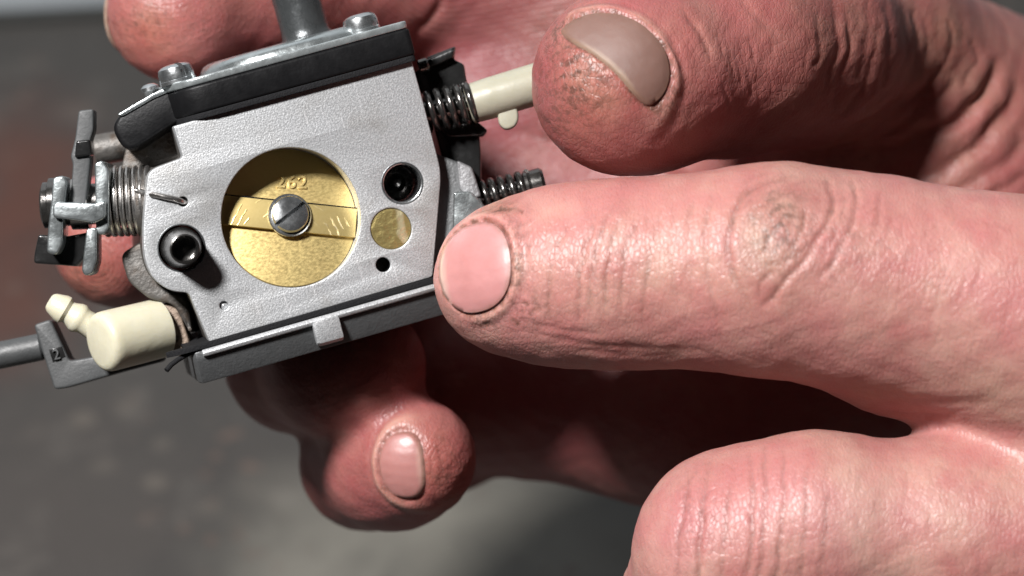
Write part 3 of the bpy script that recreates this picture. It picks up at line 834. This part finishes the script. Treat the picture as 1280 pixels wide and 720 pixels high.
def slotted(name, o, axis, r, hgt, mat, parent, ang=0.5, slot=.45, dome=.35):
    """pan head screw with a real slot"""
    bm = bmesh.new(); V = []
    prof = [(r * .98, -.4), (r, 0.0), (r, hgt * .45), (r * .93, hgt * .75), (r * .72, hgt * (1 - .08)), (r * .4, hgt), (0.0001, hgt * 1.02)]
    n = 36
    rows = [[bm.verts.new((q[0] * math.cos(2 * math.pi * i / n), q[0] * math.sin(2 * math.pi * i / n), q[1])) for i in range(n)] for q in prof]
    for j in range(len(rows) - 1):
        for i in range(n): bm.faces.new((rows[j][i], rows[j][(i + 1) % n], rows[j + 1][(i + 1) % n], rows[j + 1][i]))
    bm.faces.new(list(reversed(rows[0])))
    out = bmesh.new()
    tmp = bpy.data.meshes.new('t')
    for s in (1, -1):
        b2 = bm.copy()
        g = bmesh.ops.bisect_plane(b2, geom=b2.verts[:] + b2.edges[:] + b2.faces[:], plane_co=(0, s * slot * .5, 0), plane_no=(0, s, 0), clear_inner=True)
        ed = [e for e in g['geom_cut'] if isinstance(e, bmesh.types.BMEdge)]
        bmesh.ops.contextual_create(b2, geom=ed)
        b2.to_mesh(tmp); out.from_mesh(tmp); b2.free()
    # slot floor
    f = [out.verts.new((x, y, z)) for z in (-.39, hgt * .35) for x, y in ((-r * .95, -slot), (r * .95, -slot), (r * .95, slot), (-r * .95, slot))]
    out.faces.new((f[4], f[5], f[6], f[7])); out.faces.new((f[3], f[2], f[1], f[0]))
    for i in range(4): out.faces.new((f[i], f[(i + 1) % 4], f[4 + (i + 1) % 4], f[4 + i]))
    bmesh.ops.scale(out, verts=out.verts, vec=(.001,) * 3)
    me = bpy.data.meshes.new(name); out.to_mesh(me); out.free(); bm.free(); bpy.data.meshes.remove(tmp)
    me.transform(axis_m(o, axis) @ Matrix.Rotation(ang, 4, 'Z'))
    me.materials.append(mat); me.polygons.foreach_set('use_smooth', [True] * len(me.polygons)); me.set_sharp_from_angle(angle=math.radians(35))
    ob = bpy.data.objects.new(name, me); col.objects.link(ob); ob.parent = parent; return ob
def cam_poly(name, pxs, z, depth, mat, parent, bev=.15, rad=0, holes=()):
    """outline given at picture positions at height z, standing parallel to the picture plane, with thickness"""
    mt = Matrix.Identity(4)
    pts = [P(x, y, z)[:2] for x, y in pxs]
    if rad: pts = rounded(pts, rad)
    hl = [[P(x, y, z)[:2] for x, y in h] for h in holes]
    R = np.eye(4); R[:3, :3] = RCn.T; R[:3, 3] = (L(np.array([0, 0, 0]))[0] + RCn.T @ np.array([0, 0, z])) * .001
    return curve_plate(name, [pts] + hl, depth, bev, mat, parent, Matrix(R.tolist()))
I4 = Matrix.Identity(4)
def xy(px, py, w=0): return tuple(F(px, py, w)[:2])

# face and body
out_px = [(217, 158), (514, 73), (527, 120), (550, 208), (551, 225), (546, 285), (541, 346), (262, 428), (236, 366),
          (212, 364), (190, 348), (180, 322), (179, 285), (183, 235), (186, 213), (229, 197)]
rad = [.3, .5, 2, 1.5, 1.0, 2, .4, .3, .5, 2.0, 2.0, 2.0, 3, 1.0, 1.4, .4]
outline = rounded([xy(*p) for p in out_px], rad)
bore_c = (0., 0.); bore_r = 8.75
post_c = xy(227, 310); hole_c = xy(503, 229); plug_c = xy(489, 286); small_c = xy(479, 331); dim_c = xy(280, 382)
s0, s1 = np.array(xy(188, 243)), np.array(xy(229, 252)); sd = nn(*(s1 - s0)); sn = np.array([-sd[1], sd[0]])
slot = [tuple(s0 + sn * .6)] + [tuple(s1 + .62 * (math.cos(a) * sd + math.sin(a) * sn)) for a in np.linspace(math.pi / 2, -math.pi / 2, 9)] + [tuple(s0 - sn * .6)]
holes = [circ(bore_c, bore_r, 96), circ(post_c, 2.95, 48), circ(hole_c, 2.62, 48), circ(plug_c, 2.60, 48), circ(small_c, .92, 28), circ(dim_c, .55, 20), circ(tuple(s1), .62, 24)]
body = curve_plate('body', [outline] + holes, 3.2, .16, MAT['alloy'], carb, I4)
# block behind the face plate: bore goes through, other holes are blind
blk = rounded([tuple(np.array(p) * (.995, .995)) for p in [xy(*q) for q in out_px]], rad)
curve_plate('body_block', [blk, circ(bore_c, bore_r, 96), circ(hole_c, 2.62, 40), circ(post_c, 2.95, 40)], 20, .1, MAT['side'], carb, Matrix.Translation((0, 0, -.00322)))
# bore lining so that the barrel wall reads as machined alloy
lathe('bore_wall', [(bore_r + .02, -22), (bore_r - .03, -22), (bore_r - .03, -.55), (bore_r + .2, -.16)], I4, MAT['alloy'], carb, 96, cap=False)
# ring of machined metal round holes
def ring(name, c, r, wd, mat): lathe(name, [(r - wd, -2.6), (r - wd, -.02), (r - wd * .6, .05), (r + .05, .05), (r + .12, -.05)], Matrix.Translation((c[0] * .001, c[1] * .001, 0)), mat, carb, 48, cap=False)
ring('hole_rim', hole_c, 2.62, .25, MAT['steel'])
lathe('hole_wall', [(2.4, -14), (2.38, -.4)], Matrix.Translation((hole_c[0] * .001, hole_c[1] * .001, 0)), MAT['dark_hole'], carb, 40, cap=False)
lathe('needle_seat', [(2.38, -6.2), (1.5, -6.0), (1.45, -5.2), (1.2, -5.1), (1.15, -6.0), (.8, -5.8), (.75, -5.0), (.45, -4.6), (.01, -4.5)], Matrix.Translation((hole_c[0] * .001, hole_c[1] * .001, 0)), MAT['black_spring'], carb, 32)
lathe('brass_plug', [(2.58, -1.5), (2.58, -.30), (2.5, -.16), (1.2, -.10), (.01, -.12)], I4, MAT['brass_plug'], carb, 48).data.transform(Matrix.Translation((plug_c[0] * .001, plug_c[1] * .001, 0)))
lathe('drilled_hole', [(.01, -6), (.9, -6), (.9, -.25), (.9, -.2)], Matrix.Translation((small_c[0] * .001, small_c[1] * .001, 0)), MAT['dark_hole'], carb, 24, cap=False)
lathe('dimple', [(.53, -.55), (.3, -.45), (.01, -.3)], Matrix.Translation((dim_c[0] * .001, dim_c[1] * .001, 0)), MAT['alloy'], carb, 20)
lathe('pulse_tube', [(2.6, -6), (2.6, -.3), (2.45, .6), (2.2, 2.2), (1.95, 4.4), (1.86, 4.9), (1.68, 5.0), (1.55, 4.7), (1.5, 2.8), (.9, 2.5), (.01, 2.7)], Matrix.Translation((post_c[0] * .001, post_c[1] * .001, 0)), MAT['black_spring'], carb, 40)
ring('hole_rim', post_c, 2.95, .12, MAT['steel'])

# throttle shaft, disc and screw
sh = nn(*(F(448, 300, -4) - F(280, 283, -4)))                     # shaft direction in the face
sh = nn(sh[0], sh[1], 0); zf = np.array([0, 0, 1.]); upn = np.cross(zf, sh)
tl = math.radians(20)
pz = nn(*(zf * math.cos(tl) + upn * math.sin(tl))); py_ = np.cross(pz, sh)
PO = np.array([0, 0, -3.1])
disc = [(8.62 * math.cos(a), 8.62 / math.cos(tl) * math.sin(a)) for a in np.linspace(0, 2 * math.pi, 90, endpoint=False)]
plate = curve_plate('throttle_disc', [disc], .9, .06, MAT['brass'], carb, T3(PO, sh, py_, pz))
tb = math.radians(13); bz = nn(*(zf * math.cos(tb) + upn * math.sin(tb))); by = np.cross(bz, sh)
shaft = curve_plate('throttle_shaft', [[(-8.5, -1.95), (8.5, -1.95), (8.5, 1.75), (-8.5, 1.75)]], 2.4, .06, MAT['brass_shaft'], carb, T3(PO + bz * 1.0, sh, by, bz))
curve_plate('shaft_seam', [[(-8.5, 1.76), (8.5, 1.76), (8.5, 1.92), (-8.5, 1.92)]], 2.0, .02, MAT['dark_hole'], shaft, T3(PO + bz * .98, sh, by, bz))
sc_o = PO + bz * 1.05
lathe('washer', [(2.75, -.1), (2.75, .25), (2.6, .42), (2.2, .45)], axis_m(sc_o, bz), MAT['steel'], carb, 40)
slotted('throttle_screw', sc_o + bz * .4, bz, 2.35, 1.0, MAT['steel'], carb, math.radians(22), .5)
# stamped number
fc = bpy.data.curves.new('t', 'FONT'); fc.body = '262'; fc.size = .0024; fc.extrude = .00014; fc.bevel_depth = .00005; fc.align_x = 'CENTER'; fc.space_character = 1.15
ft = bpy.data.objects.new('t', fc); col.objects.link(ft)
me = bpy.data.meshes.new_from_object(ft.evaluated_get(bpy.context.evaluated_depsgraph_get())); bpy.data.objects.remove(ft)
tp = PO + py_ * 3.9 + pz * .03 + sh * (.15)
me.transform(T3(tp, nn(*(sh + .06 * py_)), py_, pz)); me.materials.clear(); me.materials.append(MAT['brass']); me.name = 'stamped_number'
o = bpy.data.objects.new('stamped_number', me); col.objects.link(o); o.parent = plate
mark(o, 'stamped digits 262 on the brass disc')

# top stack: gasket, black diaphragm plate, plated cover
VT = F(217, 158, 0)[1]
def top_outline(grow=0.0, left=0.0):
    uR = F(517, 60, 0)[0] + grow; uL = F(196, 140, -9)[0] + left - grow
    a = F(236, 140, 0)[0]
    pts = [(uR, .9 + grow), (a, .9 + grow), (uL + 1.6, -3.6), (uL, -9), (uL, -19), (uL + 3.5, -24 - grow), (uR - 2, -24 - grow), (uR, -21)]
    return rounded(pts, [.8, 4.5, 4.0, 4, 3, 3, 3, 2])
def up_m(v): return T3((0, v, 0), (1, 0, 0), (0, 0, 1), (0, -1, 0)) if False else T3((0, v, 0), (-1, 0, 0), (0, 0, 1), (0, 1, 0))
def mir(pts): return [(-x, y) for x, y in pts]
curve_plate('gasket', [mir(top_outline(-.15))], .75, .08, MAT['gasket'], carb, up_m(VT + .72))
curve_plate('diaphragm_plate', [mir(top_outline(0))], 3.5, .4, MAT['rubber'], carb, up_m(VT + 4.2))
cover = curve_plate('top_cover', [mir(top_outline(-.1, -.4))], .95, .22, MAT['zinc_bright'], carb, up_m(VT + 5.15))
ear = cam_poly('diaphragm_plate_ear', [(139, 160), (150, 141), (190, 119), (224, 104), (236, 108), (240, 146), (217, 155), (166, 189), (152, 184)], -.6, 19, MAT['rubber'], carb, .6, 1.2)
cam_poly('ear_rim', [(146, 143), (190, 117), (224, 101), (232, 106), (192, 123), (152, 146)], -.3, 18, MAT['zinc'], carb, .15, .3)
# raised dome of the cover
def dome(name, cu, cw, ru, rw, h, v0, mat, parent):
    V, Fc = [], []; n = 56; rows = [(1, 0), (.985, .35), (.95, .72), (.89, .93), (.8, 1), (.4, 1.04), (.001, 1.05)]
    for k, hh in rows:
        for i in range(n):
            a = 2 * math.pi * i / n; ca, sa = math.cos(a), math.sin(a)
            e = 2.6; m_ = (abs(ca) ** e + abs(sa) ** e) ** (-1 / e)
            V.append(((cu + ru * k * ca * m_) * .001, (v0 + h * hh) * .001, (cw - rw * k * sa * m_) * .001))
    for j in range(len(rows) - 1):
        for i in range(n): Fc.append((j * n + i, j * n + (i + 1) % n, (j + 1) * n + (i + 1) % n, (j + 1) * n + i))
    return mesh_obj(name, V, Fc, mat, parent, True, 60)
VC = VT + 5.15
dome('cover_dome', F(385, 90, 0)[0] - .5, -11, 11.5, 10.2, 1.35, VC - .05, MAT['zinc'], cover)
for px, py, w, ang in ((222, 100, -3.6, .35), (452, 34, -4.0, 1.0)):
    p = np.array([F(px, py, w)[0], VC, w])
    c = L(np.array([0, 0, CAM_D]))[0]
    lathe('screw_washer', [(2.3, -.1), (2.3, .35), (2.1, .5), (1.2, .5)], axis_m(p, (0, 1, 0)), MAT['steel'], cover, 32)
    slotted('cover_screw', p + np.array([0, .45, 0]), (0, 1, 0), 2.25, 1.9, MAT['steel'], cover, ang, .6)
p = np.array([F(190, 120, -6)[0], VC, -6]); lathe('rivet', [(1.2, -.1), (1.15, .35), (.7, .7), (.01, .8)], axis_m(p, (0, 1, 0)), MAT['steel'], cover, 24)
p = np.array([F(392, 60, 0)[0] + 1.2, VC + 1.0, -13]); lathe('fuel_pipe', [(3.6, 0), (3.45, .3), (3.15, .7), (3.1, 1.5), (3.1, 15), (3.4, 15.3), (3.4, 16.6), (2.8, 18)], axis_m(p, (0, 1, 0)), MAT['rod'], cover, 48)

# bottom: gasket flap and pump cover
VB = F(400, 387, 0)[1]
uL = F(243, 455, 0)[0]; uR = F(606, 335, 0)[0]  # right end lengthened behind the fingertip to keep light off the palm
gl = [(uR, .5), (uL + .6, .5), (uL - 1.2, .3), (uL - 3.0, -1.2), (uL - 2.6, -1.8), (uL - .6, -1.4), (uL - .2, -22), (uR, -22)]
curve_plate('pump_gasket', [mir(gl)], .7, .05, MAT['gasket'], carb, up_m(VB + .02))
tube('gasket_tag', [F(245, 438, -1.0), F(232, 444, -.6), F(222, 450, -.3), F(214, 456, .0), F(208, 463, .4)], .34, MAT['gasket'], carb, 8)
def prism(name, prof, u0, u1, mat, parent, cut=0, bev=.2):
    """profile (w, v) swept along u with cut-in ends"""
    cw = sum(p[0] for p in prof) / len(prof); cv = sum(p[1] for p in prof) / len(prof); n = len(prof); V = []
    for u, k in ((u0, 1 - cut), (u0 + cut * 4, 1), (u1, 1)):
        for w, v in prof: V.append((u * .001, (cv + (v - cv) * (1 if k == 1 else k)) * .001, (cw + (w - cw) * k) * .001))
    Fc = [tuple(range(n))[::-1], tuple(2 * n + i for i in range(n))]
    for j in range(2):
        for i in range(n): Fc.append((j * n + i, j * n + (i + 1) % n, (j + 1) * n + (i + 1) % n, (j + 1) * n + i))
    bm = bmesh.new(); bv = [bm.verts.new(v) for v in V]
    for f in Fc: bm.faces.new([bv[i] for i in f])
    bmesh.ops.recalc_face_normals(bm, faces=bm.faces)
    if bev: bmesh.ops.bevel(bm, geom=bm.edges[:], offset=bev * .001, segments=2, affect='EDGES', profile=.6)
    me = bpy.data.meshes.new(name); bm.to_mesh(me); bm.free(); me.materials.append(mat)
    me.polygons.foreach_set('use_smooth', [True] * len(me.polygons)); me.set_sharp_from_angle(angle=math.radians(32))
    ob = bpy.data.objects.new(name, me); col.objects.link(ob); ob.parent = parent; return ob
pump = prism('pump_cover', [(.25, VB - 1.9), (-1.0, VB - 5.0), (-20, VB - 5.0), (-21, VB - .75), (.25, VB - .75)], uL, uR, MAT['cover_dark'], carb, .10, .25)
prism('pump_cover_lip', [(1.05, VB - 1.2), (.85, VB - 1.6), (.1, VB - 1.75), (-2, VB - 1.7), (-2, VB - .72), (.7, VB - .78)], uL + 1.3, uR, MAT['alloy'], pump, .06, .14)
tu = F(410, 413, .8)[0]
prism('pump_cover_tab', [(1.35, VB - 1.2), (1.0, VB - 4.1), (-.6, VB - 4.6), (-1.5, VB - 1.3)], tu - 1.75, tu + 1.75, MAT['alloy'], pump, .12, .3)
# left: return spring, throttle lever, linkage
ax0 = L(P(190, 250, -5))[0]; ax1 = L(P(134, 252, -5))[0]
N = 7.0
tail = [L(P(170, 238, -.9))[0], L(P(180, 241, -.5))[0], F(190, 243, .25), F(206, 246, .36), F(218, 248.5, .36), F(226, 251, .2), F(230, 253, -.4), F(231.5, 254, -1.0)]
pts = coil(ax1, ax0, 4.2, N)
tube('return_spring', pts, .36, MAT['spring'], carb, 10)
tube('spring_end', tail, .36, MAT['spring'], carb, 10)
def cyl(name, a, b, r, mat, parent, bev=.2, n=36):
    a, b = np.array(a, float), np.array(b, float); h = np.linalg.norm(b - a)
    return lathe(name, [(r - bev, 0), (r, bev), (r, h - bev), (r - bev, h)], axis_m(a, b - a), mat, parent, n)
def LP(x, y, z): return L(P(x, y, z))[0]
cyl('throttle_spindle', LP(200, 252, -5), LP(60, 257, -5), 2.6, MAT['black_spring'], carb)
cyl('spindle_boss', LP(196, 252, -5), LP(172, 253, -5), 4.4, MAT['side'], carb)
cyl('body_boss', LP(175, 178, -14), LP(119, 188, -14), 2.0, MAT['side'], carb)
lever = cam_poly('throttle_lever', [(118, 204), (128, 200), (136, 212), (136, 285), (130, 294), (120, 292)], .5, 9.5, MAT['zinc'], carb, .22, .4)
cam_poly('lever_tab', [(66, 256), (72, 252), (120, 254), (132, 250), (132, 272), (118, 279), (100, 276), (66, 272)], 1.6, 7.5, MAT['zinc'], lever, .25, .5)
cam_poly('lever_foot', [(108, 286), (121, 284), (121, 326), (116, 342), (106, 345), (102, 338), (105, 312)], .8, 5, MAT['zinc'], lever, .22, .4)
cam_poly('lever_cheek', [(66, 222), (80, 219), (84, 228), (80, 262), (78, 305), (71, 319), (58, 316), (60, 285), (64, 250)], .6, 5, MAT['zinc'], lever, .25, .5)
lathe('spindle_washer', [(3.4, 0), (3.4, .7), (2.9, .9), (2.9, 1.5), (2.2, 1.8)], axis_m(LP(70, 256, -4.5), LP(50, 257, -4.5) - LP(70, 256, -4.5)), MAT['black_spring'], carb, 36)
lathe('spindle_collar', [(3.2, 0), (3.2, 2.2), (2.7, 2.4), (2.7, 3.2)], axis_m(LP(112, 255, -4.5), LP(50, 257, -4.5) - LP(112, 255, -4.5)), MAT['spring'], carb, 36)
choke = cam_poly('choke_lever', [(98, 138), (117, 136), (117, 162), (112, 178), (113, 200), (107, 256), (87, 258), (91, 205), (88, 196), (94, 172)], -1.2, 3.2, MAT['grey_plastic'], carb, .25, .4)
cam_poly('choke_step', [(95, 176), (112, 174), (114, 194), (93, 197)], -.6, 3.0, MAT['black'], choke, .25, .3)
cam_poly('lever_stop', [(48, 293), (80, 296), (112, 290), (108, 318), (95, 333), (42, 329), (43, 316)], -2.5, 6, MAT['black'], carb, .25, .4)
# stained lug and the bracket behind the elbow
cam_poly('mounting_lug', [(203, 380), (219, 374), (238, 430), (226, 446), (213, 440)], -6, 5, MAT['rust'], carb, .25, .4)
cam_poly('body_shoulder', [(150, 318), (178, 300), (200, 360), (235, 372), (240, 420), (216, 380), (186, 374), (160, 352)], -5, 9, MAT['side'], carb, .4, 1.0)
cam_poly('body_flank', [(150, 215), (160, 172), (216, 152), (230, 195), (187, 212), (184, 240), (160, 240)], -5.5, 12, MAT['side'], carb, .3, .5)

# pale plastic elbow
ea = nn(-.78, -.20, .58)
e0 = P(124, 429, -2); e1 = e0 - ea * 9.2
elbow = lathe('fuel_elbow', [(.01, -.05), (2.8, 0), (3.3, .14), (3.65, .42), (3.82, .95), (3.85, 1.6), (3.78, 8.9), (3.4, 9.2), (2.6, 9.4)], axis_m(L(e0)[0], L(e1)[0] - L(e0)[0]), MAT['ivory'], carb, 56)
n0 = P(124, 413, -6); n1 = P(61, 376, -5); nl_ = np.linalg.norm(n1 - n0)
lathe('barbed_nipple', [(1.75, 0), (1.6, nl_ - 5.2), (1.75, nl_ - 4.8), (1.95, nl_ - 4.4), (1.85, nl_ - 3.9), (1.5, nl_ - 3.1), (1.45, nl_ - 2.8), (1.6, nl_ - 2.6), (1.85, nl_ - 2.3), (1.8, nl_ - 1.8), (1.3, nl_ - .45), (1.0, nl_ - .1), (.7, nl_), (.6, nl_ - .6), (.01, nl_ - .8)],
      axis_m(L(n0)[0], L(n1)[0] - L(n0)[0]), MAT['ivory'], elbow, 32)
# grey plastic arm
arm = cam_poly('choke_arm', [(42, 406), (63, 399), (87, 451), (110, 447), (200, 428), (203, 452), (150, 466), (84, 485), (68, 487)], -8, 5, MAT['grey_plastic'], carb, .3, .5)
cyl('arm_pin', LP(54, 433, -10.5), LP(-14, 447, -10.5), 1.75, MAT['grey_plastic'], arm, .3)
cam_poly('arm_notch', [(61, 437), (77, 433), (82, 446), (66, 453)], -7.9, .6, MAT['black'], arm, .08)
fc = bpy.data.curves.new('t', 'FONT'); fc.body = '2'; fc.size = .0019; fc.extrude = .0002; fc.align_x = 'CENTER'
ft = bpy.data.objects.new('t', fc); col.objects.link(ft)
me = bpy.data.meshes.new_from_object(ft.evaluated_get(bpy.context.evaluated_depsgraph_get())); bpy.data.objects.remove(ft)
R = np.eye(4); R[:3, :3] = RCn.T @ np.array(Matrix.Rotation(math.radians(14), 3, 'Z')); R[:3, 3] = L(P(72, 449, -7.75))[0] * .001
me.transform(Matrix(R.tolist())); me.materials.clear(); me.materials.append(MAT['grey_plastic'])
o = bpy.data.objects.new('moulded_mark', me); o.data.name = 'moulded_mark'; col.objects.link(o); o.parent = arm

# right: black bracket, idle screw with spring and plastic cap, second screw
brk = cam_poly('bracket', [(516, 92), (534, 78), (532, 72), (570, 57), (567, 74), (580, 80), (583, 100), (596, 128), (601, 190), (601, 232), (560, 226), (540, 150)], -9, 4, MAT['black'], carb, .3, .4)
cam_poly('bracket_lip', [(527, 77), (569, 58), (566, 72), (545, 82), (530, 86)], -7.6, 2, MAT['black'], brk, .35, .3)
cam_poly('bracket_rib', [(536, 150), (597, 152), (610, 163), (604, 170), (560, 172)], -8, 3, MAT['black'], brk, .3, .4)
cyl('screw_head', LP(523, 84, -6), LP(536, 80, -6), .9, MAT['black_spring'], brk, .2, 20)
a, b = LP(531, 141, -6.5), LP(592, 127, -6.5)
tube('idle_spring', coil(a, b, 2.35, 5.0), .45, MAT['black_spring'], carb, 10)
cyl('idle_screw', LP(515, 146, -6.5), LP(600, 126, -6.5), 1.5, MAT['black_spring'], carb)
cap = lathe('screw_cap', [(2.2, 0), (2.5, .25), (2.62, 2.5), (2.66, 10.4), (2.5, 11.2)], axis_m(LP(585, 131, -6.5), LP(690, 99, -6.5) - LP(585, 131, -6.5)), MAT['ivory_grey'], carb, 44)
cam_poly('cap_stop', [(621, 128), (643, 122), (649, 146), (645, 158), (632, 163), (623, 155)], -5.2, 2.4, MAT['ivory_grey'], cap, .35, .7)
cam_poly('side_casting', [(540, 190), (556, 196), (590, 209), (606, 262), (606, 345), (585, 362), (540, 352)], -5.6, 12, MAT['cover_dark'], carb, .4, .5)  # lower part added behind the fingertip to block light from the palm
cam_poly('casting_flange', [(571, 200), (590, 209), (602, 246), (588, 250), (574, 236)], -5.3, 3, MAT['dim_alloy'], carb, .3, .4)
cam_poly('plated_clip', [(567, 240), (588, 239), (600, 250), (612, 266), (612, 300), (566, 300)], -4.0, 1.4, MAT['zinc'], carb, .25, .3)
a, b = LP(600, 249, -9), LP(662, 234, -9)
tube('needle_spring', coil(a, b, 2.0, 5.5), .42, MAT['black_spring'], carb, 10)
lathe('needle_screw', [(1.2, 0), (1.2, 5.6), (2.0, 5.8), (2.1, 6.1), (1.8, 6.3), (2.1, 6.5), (2.1, 6.9), (1.8, 7.1), (2.1, 7.3), (2.15, 8.6), (1.8, 9.0), (.01, 9.1)], axis_m(LP(596, 250, -9), LP(690, 227, -9) - LP(596, 250, -9)), MAT['black_spring'], carb, 36)
